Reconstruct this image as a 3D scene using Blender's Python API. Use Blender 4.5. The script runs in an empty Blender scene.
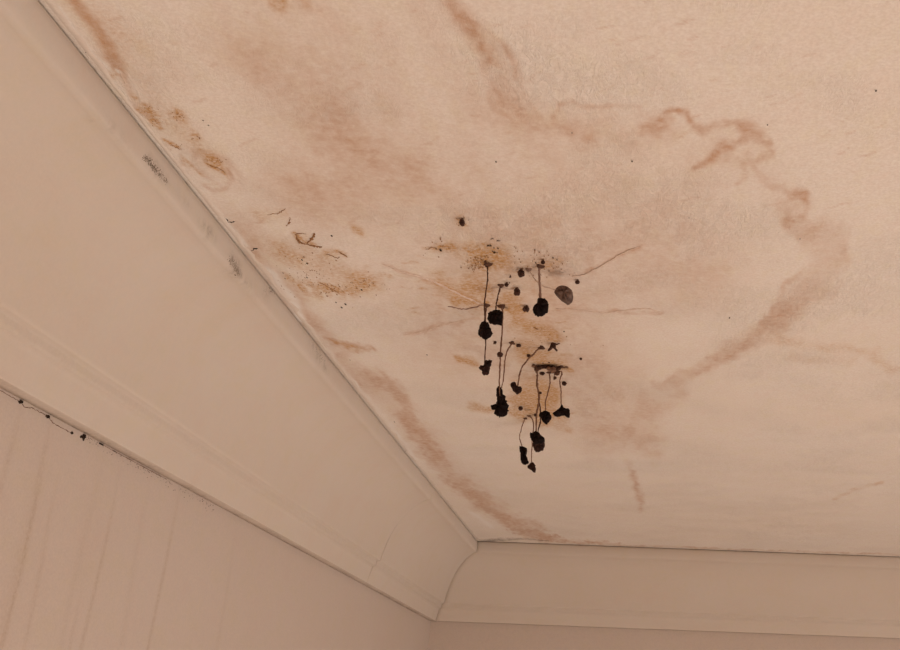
import bpy, math, random
import numpy as np
from mathutils import Vector

# ------------------------------------------------------------------ camera
F_PX, PPX, PPY, W_PX, H_PX = 1115.33, 644.885, 325.0, 900.0, 650.0
PITCH, ROLL = 0.3479, 0.0373
CAM = np.array([0.0, 0.0, 2.10])
CEIL = 2.50                                   # ceiling height
XW, YW = -0.3705 - 0.1105, 2.6192 + 0.1105    # left wall plane, back wall plane
_r = np.array([1, 0, 0.0]); FWD = np.array([0, math.cos(PITCH), math.sin(PITCH)])
_u = np.array([0, -math.sin(PITCH), math.cos(PITCH)])
RGT = _r * math.cos(ROLL) + _u * math.sin(ROLL)
UPV = _u * math.cos(ROLL) - _r * math.sin(ROLL)

S = bpy.context.scene
COL = S.collection
cd = bpy.data.cameras.new('camera'); cam = bpy.data.objects.new('camera', cd); COL.objects.link(cam)
from mathutils import Matrix
cam.matrix_world = Matrix(((RGT[0], UPV[0], -FWD[0], CAM[0]), (RGT[1], UPV[1], -FWD[1], CAM[1]),
                           (RGT[2], UPV[2], -FWD[2], CAM[2]), (0, 0, 0, 1)))
cd.sensor_fit = 'HORIZONTAL'; cd.sensor_width = 36.0
cd.lens = F_PX / W_PX * 36.0
cd.shift_x = (W_PX / 2 - PPX) / W_PX
cd.shift_y = (PPY - H_PX / 2) / W_PX
cd.clip_start = 0.01
S.camera = cam

# ------------------------------------------------------------------ light
world = bpy.data.worlds.new('room_glow'); S.world = world; world.use_nodes = True
bg = world.node_tree.nodes['Background']
bg.inputs[0].default_value = (0.95, 0.842, 0.78, 1); bg.inputs[1].default_value = 1.23
def lamp(name, loc, power, radius, col):
    l = bpy.data.lights.new(name, 'POINT'); l.energy = power; l.shadow_soft_size = radius; l.color = col
    o = bpy.data.objects.new(name, l); COL.objects.link(o); o.location = loc
    return o
lamp('room_lamp', (0.85, 0.30, 0.38), 64, 0.45, (0.95, 0.832, 0.75))
S.view_settings.view_transform = 'Standard'; S.view_settings.look = 'None'
S.view_settings.exposure = 0.0; S.view_settings.gamma = 1.0
S.view_settings.use_curve_mapping = False

rng = np.random.RandomState(7)
random.seed(7)

# ------------------------------------------------------------------ helpers
def ray(px, py):
    return RGT * ((px - PPX) / F_PX) + UPV * ((PPY - py) / F_PX) + FWD
def on_ceiling(px, py):
    d = ray(px, py); return CAM + d * ((CEIL - CAM[2]) / d[2])
def on_depth(px, py, y):
    d = ray(px, py); return CAM + d * ((y - CAM[1]) / d[1])
def on_leftwall(px, py, x=XW):
    d = ray(px, py); return CAM + d * ((x - CAM[0]) / d[0])
def mpp(P):                                    # metres per photo pixel at a point
    return float((np.asarray(P) - CAM) @ FWD) / F_PX
def ceil_scale(px, py):
    a = on_ceiling(px, py)
    return abs((on_ceiling(px + 1, py) - a)[0]), abs((on_ceiling(px, py + 1) - a)[1])

TAB = rng.rand(256, 256)
def vnoise(x, y):
    xi = np.floor(x).astype(int); yi = np.floor(y).astype(int)
    fx = x - xi; fy = y - yi
    fx = fx * fx * (3 - 2 * fx); fy = fy * fy * (3 - 2 * fy)
    a = TAB[xi & 255, yi & 255]; b = TAB[(xi + 1) & 255, yi & 255]
    c = TAB[xi & 255, (yi + 1) & 255]; d = TAB[(xi + 1) & 255, (yi + 1) & 255]
    return (a * (1 - fx) + b * fx) * (1 - fy) + (c * (1 - fx) + d * fx) * fy
def fbm(x, y, o=4):
    s = 0; a = 0.5; t = 0
    for k in range(o):
        s = s + a * vnoise(x * 2 ** k + 17.3 * k, y * 2 ** k + 5.1 * k); t += a; a *= 0.55
    return s / t
def sstep(a, b, x):
    t = np.clip((x - a) / (b - a), 0, 1); return t * t * (3 - 2 * t)

def obj(name, verts, faces, mat, parent=None, smooth=True, kind=None):
    me = bpy.data.meshes.new(name); me.from_pydata([tuple(map(float, v)) for v in verts], [], faces)
    if smooth: me.polygons.foreach_set('use_smooth', [True] * len(me.polygons))
    me.materials.append(mat); me.update()
    o = bpy.data.objects.new(name, me); COL.objects.link(o)
    if parent is not None: o.parent = parent
    if kind: o['kind'] = kind
    return o
def grid_obj(name, co, nu, nv, mat, kind=None, parent=None, smooth=True, cols=None, extra=None):
    """co: (nu*nv,3) row-major (u outer). fast grid mesh"""
    me = bpy.data.meshes.new(name)
    i = np.arange(nu - 1)[:, None] * nv + np.arange(nv - 1)[None, :]
    q = np.stack([i, i + nv, i + nv + 1, i + 1], -1).reshape(-1, 4)
    ev, ef = extra if extra is not None else (np.zeros((0, 3)), np.zeros((0, 4), int))
    V = np.concatenate([co, ev]); Q = np.concatenate([q, np.asarray(ef, int).reshape(-1, 4) + 0])
    me.vertices.add(len(V)); me.vertices.foreach_set('co', V.astype(np.float32).ravel())
    me.loops.add(Q.size); me.loops.foreach_set('vertex_index', Q.astype(np.int32).ravel())
    me.polygons.add(len(Q)); me.polygons.foreach_set('loop_start', np.arange(0, Q.size, 4, dtype=np.int32))
    me.polygons.foreach_set('use_smooth', np.full(len(Q), smooth))
    me.update(calc_edges=True)
    if cols is not None:
        at = me.color_attributes.new('stain', 'FLOAT_COLOR', 'POINT')
        c = np.zeros((len(V), 4), np.float32); c[:len(cols), :cols.shape[1]] = cols
        at.data.foreach_set('color', c.ravel())
    me.materials.append(mat)
    o = bpy.data.objects.new(name, me); COL.objects.link(o)
    if parent is not None: o.parent = parent
    if kind: o['kind'] = kind
    return o
def thing(name, loc, label, cat, group=None):
    o = bpy.data.objects.new(name, None); COL.objects.link(o); o.location = tuple(map(float, loc))
    o.empty_display_size = 0.01
    o['label'] = label; o['category'] = cat
    if group: o['group'] = group
    return o
def tag(o, label, cat, group=None):
    o['label'] = label; o['category'] = cat
    if group: o['group'] = group
    return o

# ------------------------------------------------------------------ materials
class NT:
    def __init__(s, name):
        s.m = bpy.data.materials.new(name); s.m.use_nodes = True; s.t = s.m.node_tree
        s.b = s.t.nodes['Principled BSDF']
    def n(s, typ, **kw):
        x = s.t.nodes.new(typ)
        for k, v in kw.items():
            if k[0] == 'i' and k[1:].isdigit(): s.put(x.inputs[int(k[1:])], v)
            elif k in x.inputs: s.put(x.inputs[k], v)
            else: setattr(x, k, v)
        return x
    def put(s, sock, v):
        if isinstance(v, bpy.types.NodeSocket): s.t.links.new(v, sock)
        else: sock.default_value = v
    def math(s, op, a, b=0.0, clamp=False):
        x = s.n('ShaderNodeMath', operation=op); x.use_clamp = clamp
        s.put(x.inputs[0], a); s.put(x.inputs[1], b); return x.outputs[0]
    def mix(s, f, a, b, bt='MIX'):
        x = s.n('ShaderNodeMix', data_type='RGBA', blend_type=bt)
        s.put(x.inputs[0], f); s.put(x.inputs[6], a); s.put(x.inputs[7], b); return x.outputs[2]
    def noise(s, scale, vec=None, detail=4.0, rough=0.55, dist=0.0):
        x = s.n('ShaderNodeTexNoise'); x.inputs['Scale'].default_value = scale
        x.inputs['Detail'].default_value = detail; x.inputs['Roughness'].default_value = rough
        x.inputs['Distortion'].default_value = dist
        if vec is not None: s.put(x.inputs['Vector'], vec)
        return x.outputs['Fac']
    def rng(s, v, a, b, c=0.0, d=1.0):
        x = s.n('ShaderNodeMapRange'); s.put(x.inputs[0], v)
        for k, w in zip((1, 2, 3, 4), (a, b, c, d)): x.inputs[k].default_value = w
        return x.outputs[0]
    def obj(s, scale=(1, 1, 1), rot=(0, 0, 0)):
        tc = s.n('ShaderNodeTexCoord'); mp = s.n('ShaderNodeMapping')
        s.put(mp.inputs[0], tc.outputs['Object']); mp.inputs['Scale'].default_value = scale
        mp.inputs['Rotation'].default_value = rot
        return mp.outputs[0]
    def bump(s, h, strength, dist):
        x = s.n('ShaderNodeBump'); x.inputs['Strength'].default_value = strength
        x.inputs['Distance'].default_value = dist; s.put(x.inputs['Height'], h)
        s.put(s.b.inputs['Normal'], x.outputs[0])
def rgb(r, g, b): return (r, g, b, 1.0)

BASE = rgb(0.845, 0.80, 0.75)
def painted(name, base, relief=0.25, attr=True, dirt=0.06, crinkle=False):
    t = NT(name); v = t.obj()
    big = t.noise(5.0, v, 4); mid = t.noise(34, v, 4, 0.6); fine = t.noise(420, v, 3, 0.6)
    c = t.mix(t.rng(big, .35, .7), base, tuple(x * y for x, y in zip(base, (0.985, 0.955, 0.92, 1))))
    c = t.mix(t.math('MULTIPLY', t.rng(mid, .45, .8), dirt * 2.2), c, rgb(.60, .50, .42))
    c = t.mix(t.math('MULTIPLY', t.rng(fine, .35, .65), 0.42), c, rgb(.63, .55, .48))
    mot = t.noise(150, v, 3, .6)
    c = t.mix(t.math('MULTIPLY', t.rng(mot, .4, .65), 0.14), c, rgb(.70, .55, .42))
    hue = t.noise(46, t.obj((1.0, .45, 1.0), (0, 0, .3)), 4, .7)
    c = t.mix(t.math('MULTIPLY', t.rng(hue, .5, .68), 0.5), c, t.mix(1.0, c, rgb(1.0, .955, .95), 'MULTIPLY'))
    c = t.mix(t.math('MULTIPLY', t.rng(hue, .5, .34), 0.5), c, t.mix(1.0, c, rgb(.985, .985, .90), 'MULTIPLY'))
    if attr:
        a = t.n('ShaderNodeAttribute', attribute_name='stain')
        sp = t.n('ShaderNodeSeparateColor'); t.put(sp.inputs[0], a.outputs['Color'])
        grain = t.rng(t.noise(120, v, 5, 0.7), .3, .72, .45, 1.25)
        grain2 = t.rng(t.noise(260, v, 4, 0.75), .36, .70, .2, 1.5)
        pk = t.math('MULTIPLY', sp.outputs[0], grain, True)
        yl = t.math('MULTIPLY', sp.outputs[1], grain2, True)
        dk = t.math('MULTIPLY', sp.outputs[2], grain2, True)
        c = t.mix(pk, c, rgb(.56, .365, .255))
        c = t.mix(yl, c, rgb(.53, .30, .12))
        c = t.mix(dk, c, rgb(.11, .065, .035))
        c = t.mix(t.math('MULTIPLY', a.outputs['Alpha'], 1.0, True), c, rgb(.83, .79, .75))
    t.put(t.b.inputs['Base Color'], c)
    t.b.inputs['Roughness'].default_value = 0.75
    t.b.inputs['Specular IOR Level'].default_value = 0.25
    h = t.math('ADD', t.math('MULTIPLY', mid, 0.6), t.math('MULTIPLY', fine, 0.35))
    if crinkle:                                  # raised wallpaper crinkles running slantwise
        w1 = t.obj((150, 62, 60), (0, 0, 0.9))
        cr = t.noise(1.0, w1, 4, .65, 1.2)
        ridge = t.rng(t.math('ABSOLUTE', t.math('SUBTRACT', cr, 0.5)), 0.0, 0.085, 1.0, 0.0)
        gate = t.rng(t.noise(9, v, 2), .42, .62)
        h = t.math('ADD', h, t.math('MULTIPLY', t.math('MULTIPLY', ridge, gate), .55))
    t.bump(h, relief, 0.0022)
    return t.m
M_CEIL = painted('ceiling_paper', BASE, 0.45, True, 0.05, True)
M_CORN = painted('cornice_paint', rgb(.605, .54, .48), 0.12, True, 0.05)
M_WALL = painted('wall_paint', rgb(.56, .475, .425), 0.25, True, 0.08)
M_CAULK = painted('caulk_paint', rgb(.76, .70, .645), 0.3, False, 0.04)

def fungus(name, c1, c2, rough, spec=.4, scale=260, bump=.5):
    t = NT(name); v = t.obj()
    n = t.noise(scale, v, 4, .6)
    t.put(t.b.inputs['Base Color'], t.mix(t.rng(n, .35, .7), c1, c2))
    t.b.inputs['Roughness'].default_value = rough; t.b.inputs['Specular IOR Level'].default_value = spec
    t.bump(n, bump, .0012)
    return t.m
M_CAP = fungus('black_cap', rgb(.004, .002, .002), rgb(.014, .006, .005), .6, .08)
M_CAPB = fungus('brown_cap', rgb(.012, .005, .004), rgb(.05, .021, .015), .6, .12)
M_CAPG = fungus('grey_brown_cap', rgb(.07, .038, .029), rgb(.18, .115, .09), .5, .3)
M_PIN = fungus('pin_cap', rgb(.035, .013, .008), rgb(.09, .038, .022), .6, .25)
M_STEM = fungus('brown_stem', rgb(.14, .068, .042), rgb(.25, .145, .095), .7, .2)
M_STEMD = fungus('dark_stem', rgb(.06, .026, .016), rgb(.13, .065, .04), .7, .2)
M_STEMP = fungus('pale_stem', rgb(.24, .15, .115), rgb(.36, .24, .19), .7, .2)
M_STRAND = fungus('strand', rgb(.64, .50, .42), rgb(.76, .64, .55), .8, .2)
M_MOULD = fungus('grey_mould', rgb(.13, .10, .075), rgb(.24, .19, .145), .9, .1)
M_BLACK = fungus('black_mould', rgb(.012, .008, .006), rgb(.05, .03, .02), .85, .1)
M_RUST = fungus('rust_mould', rgb(.24, .12, .05), rgb(.42, .24, .12), .85, .1)

# ------------------------------------------------------------------ ceiling with stains
xs = np.arange(-0.40, 0.95, 0.0017)
ys = [0.38]
while ys[-1] < 2.70: ys.append(ys[-1] + 0.0016 + 0.0011 * max(0, ys[-1] - .7))
ys = np.array(ys)
NX, NY = len(xs), len(ys)
GX, GY = np.meshgrid(xs, ys, indexing='ij')
LAY = np.zeros((4, NX, NY), np.float32)       # pinkish water stain, ochre, dark, pale chipped paint
WX = (fbm(GX * 22, GY * 8, 4) - .5); WY = (fbm(GX * 22 + 40, GY * 8 + 9, 4) - .5)
WX2 = (fbm(GX * 90, GY * 34, 3) - .5); WY2 = (fbm(GX * 90 + 40, GY * 34 + 9, 3) - .5)
BRK = fbm(GX * 60 + 3, GY * 22 + 8, 4)
BRK2 = fbm(GX * 170 + 3, GY * 60 + 8, 3)
def stroke(layer, pts, amt, warp=8, warp2=4, edge=0.0, brk=0.5, hard=0.0, fine=False):
    """pts: (px, py, radius px) polyline traced on the ceiling; distances measured on the ceiling plane"""
    L = LAY[layer]
    if len(pts) == 1: pts = [pts[0], (pts[0][0] + .01, pts[0][1], pts[0][2])]
    out = None
    P = [on_ceiling(p[0], p[1]) for p in pts]
    sc = [ceil_scale(p[0], p[1]) for p in pts]
    rm = max(p[2] for p in pts) * 1.15 + .6 * warp + .6 * warp2
    mx = max(s[0] for s in sc) * rm; my = max(s[1] for s in sc) * rm
    x0, x1 = min(p[0] for p in P) - mx, max(p[0] for p in P) + mx
    y0, y1 = min(p[1] for p in P) - my, max(p[1] for p in P) + my
    i0, i1 = np.searchsorted(xs, (x0, x1)); j0, j1 = np.searchsorted(ys, (y0, y1))
    if i1 - i0 < 1 or j1 - j0 < 1: return
    sl = (slice(i0, i1), slice(j0, j1))
    X, Y = GX[sl], GY[sl]; best = np.full(X.shape, 9.0)
    for k in range(len(P) - 1):
        sx = .5 * (sc[k][0] + sc[k + 1][0]); sy = .5 * (sc[k][1] + sc[k + 1][1])
        qx = (X - P[k][0]) / sx + WX[sl] * warp * 1.4 + WX2[sl] * warp2 * 1.8
        qy = (Y - P[k][1]) / sy + WY[sl] * warp * 1.4 + WY2[sl] * warp2 * 1.8
        vx = (P[k + 1][0] - P[k][0]) / sx; vy = (P[k + 1][1] - P[k][1]) / sy
        t = np.clip((qx * vx + qy * vy) / (vx * vx + vy * vy + 1e-9), 0, 1)
        d = np.hypot(qx - t * vx, qy - t * vy) / (pts[k][2] + t * (pts[k + 1][2] - pts[k][2]))
        best = np.minimum(best, d)
    m = 1 - sstep(hard, 1.0, best)
    if edge: m = m * (1 - edge) + edge * np.exp(-((best - .82) / .16) ** 2)
    b = BRK2[sl] if fine else BRK[sl]
    m = m * (1 - brk + brk * 2 * sstep(.3, .7, b)) * amt * 1.95
    L[sl] = 1 - (1 - L[sl]) * (1 - np.clip(m, 0, 1))
PK, YL, DK, PALE = 0, 1, 2, 3
# upper tide band
stroke(PK, [(446, -6, 13), (454, 10, 14), (464, 24, 17), (476, 36, 18), (482, 46, 15), (486, 58, 13)], .62, 6, 7, 0.1, .3)
stroke(PK, [(460, 20, 10), (474, 32, 12), (482, 40, 9)], .34, 6, 6, 0, .6, 0, True)
stroke(PK, [(485, 48, 15), (497, 60, 20), (502, 80, 21), (508, 100, 21), (522, 116, 20)], .36, 6, 6, .45, .3)
stroke(PK, [(480, 62, 8), (495, 88, 8), (502, 108, 7)], .26, 6, 4)
stroke(PK, [(503, 48, 4), (512, 62, 4), (514, 80, 4)], .22, 4, 4)
stroke(PK, [(515, 110, 20), (545, 125, 24), (590, 132, 26), (630, 138, 24), (665, 132, 18)], .24, 8, 5, .2)
stroke(PK, [(548, 125, 7), (562, 131, 9), (572, 134, 7)], .25, 6, 4); stroke(PK, [(585, 138, 9), (597, 143, 9)], .20, 6, 4)
stroke(PK, [(552, 118, 5), (558, 106, 5), (572, 101, 5), (582, 108, 5), (600, 109, 4), (618, 106, 5), (640, 110, 5)], .22, 4, 3)
stroke(PK, [(640, 133, 9), (655, 128, 11), (668, 120, 8)], .32, 6, 4)
stroke(PK, [(668, 118, 5.8), (674, 111, 7.2), (684, 111, 7.2), (688, 120, 7.2), (694, 128, 7.2), (706, 131, 11.6), (720, 127, 8.7), (736, 122, 4.3)], 0.410, 4, 6)
stroke(PK, [(725, 124, 7.2), (744, 126, 13.0), (757, 136, 13.0), (766, 146, 8.7)], .34, 4, 3)
stroke(PK, [(692, 171, 4.3), (704, 167, 8.7), (711, 157, 8.7), (722, 148, 8.7), (738, 143, 10.2), (752, 138, 8.7)], 0.369, 4, 6)
stroke(PK, [(757, 138, 5.8), (768, 146, 5.8), (770, 156, 4.3), (756, 163, 5.8), (742, 168, 5.8)], 0.369, 4, 6)
stroke(PK, [(733, 184, 4.3), (744, 178, 5.8), (742, 170, 4.3)], 0.246, 4, 6)
stroke(PK, [(752, 170, 5.8), (763, 178, 7.2), (772, 187, 7.2), (790, 190, 7.2), (806, 197, 7.2)], 0.377, 4, 6)
stroke(PK, [(806, 197, 7.2), (808, 208, 7.2), (803, 215, 7.2), (790, 219, 10.2), (793, 224, 7.2)], 0.344, 4, 6)
stroke(PK, [(720, 150, 26.0), (755, 165, 24.0), (790, 205, 22.0)], .17, 8, 4)
# right lobe
stroke(PK, [(800, 226, 15), (824, 240, 24), (832, 262, 22), (818, 284, 24), (800, 300, 24), (778, 322, 20)], .18, 6, 8, .1, .2, .45)
stroke(PK, [(800, 224, 14), (815, 236, 14)], .12, 6, 6, 0, .4); stroke(PK, [(812, 286, 14), (796, 306, 18), (770, 326, 15)], .14, 6, 6, 0, .4)
stroke(PK, [(842, 246, 6), (850, 262, 5), (846, 272, 4)], .10, 4, 5); stroke(PK, [(838, 272, 4), (843, 284, 4), (832, 298, 4)], .09, 4, 5)
stroke(PK, [(800, 275, 6), (786, 285, 6), (778, 299, 6), (772, 314, 6), (760, 322, 5)], .20, 4, 7)
stroke(PK, [(782, 320, 18), (760, 334, 17), (734, 350, 14), (706, 366, 11), (670, 382, 8), (655, 386, 5)], .26, 5, 7, .1, .3, .2)
stroke(PK, [(745, 346, 7), (720, 362, 8), (690, 376, 6)], .28, 5, 4)
stroke(PK, [(680, 390, 14), (650, 410, 28), (640, 440, 26), (655, 455, 16)], .16, 8, 5)
stroke(PK, [(628, 462, 5), (634, 478, 6), (639, 498, 7), (642, 510, 4)], .26, 5, 3)
stroke(PK, [(600, 432, 22), (640, 428, 20), (664, 440, 10)], .13, 8, 4)
# general pinker inside of the tide line
stroke(PK, [(330, 60, 120), (380, 160, 130), (520, 230, 130), (660, 230, 110), (700, 260, 90)], .16, 14, 6, 0, .35)
stroke(PK, [(440, 330, 110), (560, 330, 120), (600, 420, 60)], .13, 14, 6, 0, .35)
stroke(PK, [(330, 130, 55), (355, 165, 48), (400, 170, 42)], .17, 14, 8, 0, .25); stroke(PK, [(250, 60, 60)], .14, 14, 8)
stroke(PK, [(290, 180, 40), (330, 210, 50)], .13, 12, 6, 0, .3); stroke(PK, [(420, 160, 14)], .2, 6, 4); stroke(PK, [(428, 190, 10)], .2, 5, 4)
# along the left cornice
stroke(PK, [(66, -8, 10), (82, 8, 12), (94, 22, 12), (104, 40, 14), (110, 55, 13), (118, 72, 9)], .50, 6, 6, 0, .3)
stroke(PK, [(118, 70, 7), (130, 92, 7), (136, 108, 6), (150, 118, 8)], .30, 5, 5)
stroke(PK, [(220, 172, 22)], .25, 6, 4, .6); stroke(PK, [(206, 186, 4), (214, 193, 4), (226, 190, 4), (232, 178, 4), (228, 168, 3)], .35, 3, 3)
stroke(PK, [(240, 220, 22), (262, 262, 18), (290, 300, 22), (320, 335, 22), (345, 362, 20), (372, 386, 20)], .26, 8, 6)
stroke(PK, [(338, 343, 6), (356, 346, 7), (376, 350, 4)], .35, 4, 6); stroke(YL, [(334, 342, 3), (352, 347, 5), (374, 350, 3)], .34, 3, 5)
stroke(PK, [(325, 338, 3), (336, 340, 3)], .4, 2, 2)
stroke(PK, [(365, 372, 12), (385, 380, 14), (400, 392, 13), (410, 405, 12), (416, 425, 18), (424, 442, 18), (434, 452, 14)], .22, 9, 9, 0, .35)
stroke(PK, [(408, 425, 12), (422, 440, 14), (436, 456, 11)], .20, 8, 8, 0, .4)
stroke(PK, [(428, 456, 14), (446, 474, 16), (462, 490, 18), (478, 503, 14), (494, 513, 10), (512, 523, 9), (530, 532, 7), (560, 540, 4)], .30, 8, 9, 0, .35)
stroke(PK, [(505, 520, 8), (525, 534, 9), (548, 539, 7), (575, 543, 4), (620, 544, 3)], .38, 4, 3)
stroke(DK, [(478, 541, 2.5), (500, 539.5, 2.5), (525, 539, 1.8), (548, 541, 1)], .28, 2, 1); stroke(DK, [(470, 537, 3)], .15, 2, 1)  # dark line at the back corner: dirt plus a painted shadowed edge
stroke(PK, [(600, 545, 2), (760, 550, 1.5), (910, 555, 1.5)], .25, 2, 1)
# wide soft bleeding around the tide lines and the cluster
stroke(PK, [(300, 90, 60), (330, 140, 60), (370, 170, 60), (300, 200, 50)], .16, 16, 8, 0, .2)
stroke(PK, [(330, 135, 28), (352, 150, 30)], .09, 10, 8, 0, .3); stroke(PK, [(262, 190, 30), (300, 185, 26)], .14, 10, 8)
stroke(PK, [(350, 372, 16), (385, 392, 24), (415, 425, 28), (440, 455, 26), (465, 485, 24), (500, 512, 18), (540, 532, 12)], .22, 12, 8, 0, .4)
stroke(PK, [(372, 380, 12), (396, 386, 14), (404, 400, 12)], .22, 8, 6); stroke(PK, [(405, 420, 12), (418, 436, 16), (430, 446, 12)], .22, 8, 6)
stroke(PK, [(455, 484, 16), (480, 497, 14)], .22, 8, 6); stroke(PK, [(430, 20, 30), (450, 70, 30), (480, 110, 30), (540, 150, 30)], .12, 12, 8, 0, .3)
stroke(PK, [(560, 320, 70), (620, 400, 50), (600, 440, 40)], .14, 12, 8, 0, .3); stroke(PK, [(600, 290, 60), (700, 280, 60)], .07, 12, 8, 0, .3)
stroke(YL, [(500, 275, 40), (540, 290, 30)], .10, 10, 8, 0, .4); stroke(YL, [(525, 330, 34), (545, 400, 40)], .12, 10, 8, 0, .4)
stroke(YL, [(520, 395, 16), (535, 405, 20), (550, 395, 20)], .55, 6, 6, 0, .3); stroke(YL, [(512, 413, 12), (535, 418, 12), (556, 416, 14)], .48, 5, 5, 0, .3)
stroke(YL, [(470, 268, 20), (498, 262, 22)], .32, 6, 6, 0, .3); stroke(YL, [(478, 296, 20), (500, 308, 16)], .28, 6, 6, 0, .3); stroke(DK, [(484, 263, 4), (491, 264, 3)], .28, 2, 2)
stroke(YL, [(275, 248, 22), (330, 270, 30), (370, 285, 18)], .12, 8, 8, 0, .3); stroke(YL, [(545, 350, 16), (560, 362, 12)], .2, 5, 5)
for pl in ([(383, 264.5), (412, 275), (446, 288), (484, 305)], [(404, 335.5), (440, 326), (478, 318)], [(573, 277), (598, 268), (640, 247)], [(556, 309), (604, 312.6), (662, 312.4)]):
    stroke(PK, [(x, y, 3.2) for x, y in pl], .30, 3, 3)
# faint marks on the right
stroke(YL, [(770, 340, 7), (820, 345, 9), (870, 352, 8), (905, 372, 6)], .13, 8, 5); stroke(YL, [(835, 498, 4), (855, 488, 4), (880, 484, 4)], .18, 4, 3)
stroke(YL, [(790, 355, 8), (850, 362, 10)], .10, 8, 4)
# ochre spots by the cornice, upper left
for x, y, r, a in ((150, 112, 8, .42), (149, 109, 3, .5), (157, 123, 5, .55), (179, 117, 9, .45), (177, 115, 4, .7), (197, 137, 6, .40), (198, 145, 5, .28), (203, 152, 4, .25),
                   (213, 160, 7, .7), (211, 165, 4, .7), (135, 97, 5, .25), (141, 112, 4, .3), (113, 72, 5, .25), (163, 130, 3, .3), (220, 168, 5, .5), (186, 163, 5, .3), (110, 76, 4, .3), (276, 5, 10, .4), (283, 2, 6, .4), (305, 4, 8, .25)):
    stroke(YL, [(x, y, r * 1.45)], a * 1.15, 3, 4, 0, .35, 0, True)
stroke(YL, [(167, 141, 3), (173, 145, 5), (180, 148, 3)], .7, 2, 3); stroke(YL, [(182, 156, 3), (192, 165, 3), (200, 174, 3)], .35, 2, 3)
stroke(YL, [(208, 165, 2.5), (216, 168, 3), (224, 172, 3), (228, 178, 2)], .8, 2, 2)
stroke(YL, [(160, 110, 30), (185, 135, 22), (212, 160, 22)], .12, 6, 5)
stroke(YL, [(140, 60, 60), (90, 20, 50)], .12, 12, 6)
# speckled ochre field
stroke(YL, [(270, 250, 18), (310, 262, 26), (345, 280, 26), (375, 285, 16)], .24, 8, 6, 0, .5)
stroke(YL, [(300, 290, 16), (345, 292, 14), (375, 276, 10), (388, 276, 5)], .22, 6, 5, 0, .8, 0, True)
stroke(YL, [(298, 236, 4), (306, 243, 5), (314, 244, 4)], .7, 3, 3); stroke(YL, [(296, 234, 4), (300, 241, 3)], .5, 2, 2)
stroke(YL, [(325, 255, 6), (336, 254, 6), (346, 256, 4)], .5, 3, 3); stroke(YL, [(360, 232, 10)], .38, 4, 4); stroke(YL, [(306, 239, 14)], .3, 5, 4)
stroke(YL, [(320, 285, 6), (332, 290, 7), (342, 292, 4)], .5, 3, 4, 0, .9, 0, True); stroke(YL, [(285, 276, 5), (300, 288, 6)], .4, 3, 4, 0, .9, 0, True)
stroke(YL, [(260, 214, 14), (285, 214, 8)], .24, 4, 4); stroke(YL, [(425, 250, 4), (440, 249, 6), (452, 247, 6)], .42, 4, 3)
# cluster halo
stroke(YL, [(455, 248, 14), (480, 258, 18), (505, 258, 10)], .42, 6, 5); stroke(YL, [(478, 262, 8), (488, 262, 9)], .70, 4, 3)
stroke(YL, [(470, 263, 6), (482, 262, 6)], .6, 3, 3, 0, .9, 0, True); stroke(YL, [(462, 222, 9)], .50, 3, 3); stroke(YL, [(464, 222, 16)], .22, 5, 4)
stroke(YL, [(440, 285, 18), (468, 288, 22), (500, 300, 22), (520, 290, 22)], .26, 8, 5)
stroke(YL, [(455, 302, 10), (480, 304, 12), (505, 308, 10), (530, 312, 8)], .36, 5, 4); stroke(YL, [(500, 306, 5), (508, 309, 5)], .55, 2, 2); stroke(DK, [(500, 306, 4), (506, 308, 3)], .5, 2, 2)
stroke(YL, [(520, 262, 10), (545, 266, 12), (558, 262, 8)], .24, 4, 4); stroke(DK, [(535, 266, 2), (542, 268, 2)], .22, 1, 1)
stroke(YL, [(510, 322, 16), (550, 335, 16), (562, 340, 8)], .30, 6, 5); stroke(YL, [(458, 358, 6), (475, 361, 7)], .55, 4, 3)
stroke(YL, [(515, 350, 18), (545, 358, 16), (565, 362, 10)], .34, 6, 5); stroke(YL, [(540, 366, 8), (562, 366, 9), (572, 369, 4)], .8, 2, 3); stroke(DK, [(536, 366, 3.5), (552, 366, 5), (567, 366.5, 2.5)], .75, 1.5, 1.5)
stroke(YL, [(522, 400, 24), (540, 400, 30), (556, 412, 16)], .40, 6, 5); stroke(YL, [(520, 412, 14), (545, 416, 14)], .34, 4, 4)
stroke(YL, [(545, 390, 14)], .3, 4, 4); stroke(YL, [(560, 424, 12), (572, 430, 5)], .22, 4, 4); stroke(YL, [(470, 407, 8), (490, 409, 7), (520, 409, 6)], .28, 4, 3)
stroke(DK, [(524, 409, 2), (530, 409, 1)], .3, 1, 1); stroke(DK, [(527, 416, 3), (536, 415, 3)], .5, 1, 1)
stroke(PK, [(470, 330, 60), (540, 400, 80)], .10, 10, 5)
for k in range(34):                             # faint crinkle shadows of old paper, left of the cluster
    x, y = 400 + rng.rand() * 90, 255 + rng.rand() * 65; l = 3 + 7 * rng.rand(); q = 4 * rng.rand() - 2
    stroke(YL, [(x - l, y - q, 1.2), (x, y + 1, 1.8), (x + l, y + 1 + q, 1.0)], .08 + .16 * rng.rand(), 5, 4)
for k in range(30):
    x, y = 500 + rng.rand() * 70, 320 + rng.rand() * 100; l = 4 + 6 * rng.rand()
    stroke(YL, [(x - l, y, 1.4), (x + l, y + rng.rand() * 2 - 1, 1.3)], .12 + .2 * rng.rand(), 3, 3)
for k in range(150):                             # scattered dull flecks over the upper ceiling
    x, y = rng.rand() * 800 + 100, rng.rand() * 240; l = 2 + 8 * rng.rand(); dy = -l * (.2 + .5 * rng.rand())
    stroke(PK, [(x - l, y - dy, 1.2), (x, y + rng.rand() * 2, 1.8), (x + l, y + dy, 1.0)], .10 + .14 * rng.rand(), 5, 4)
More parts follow.
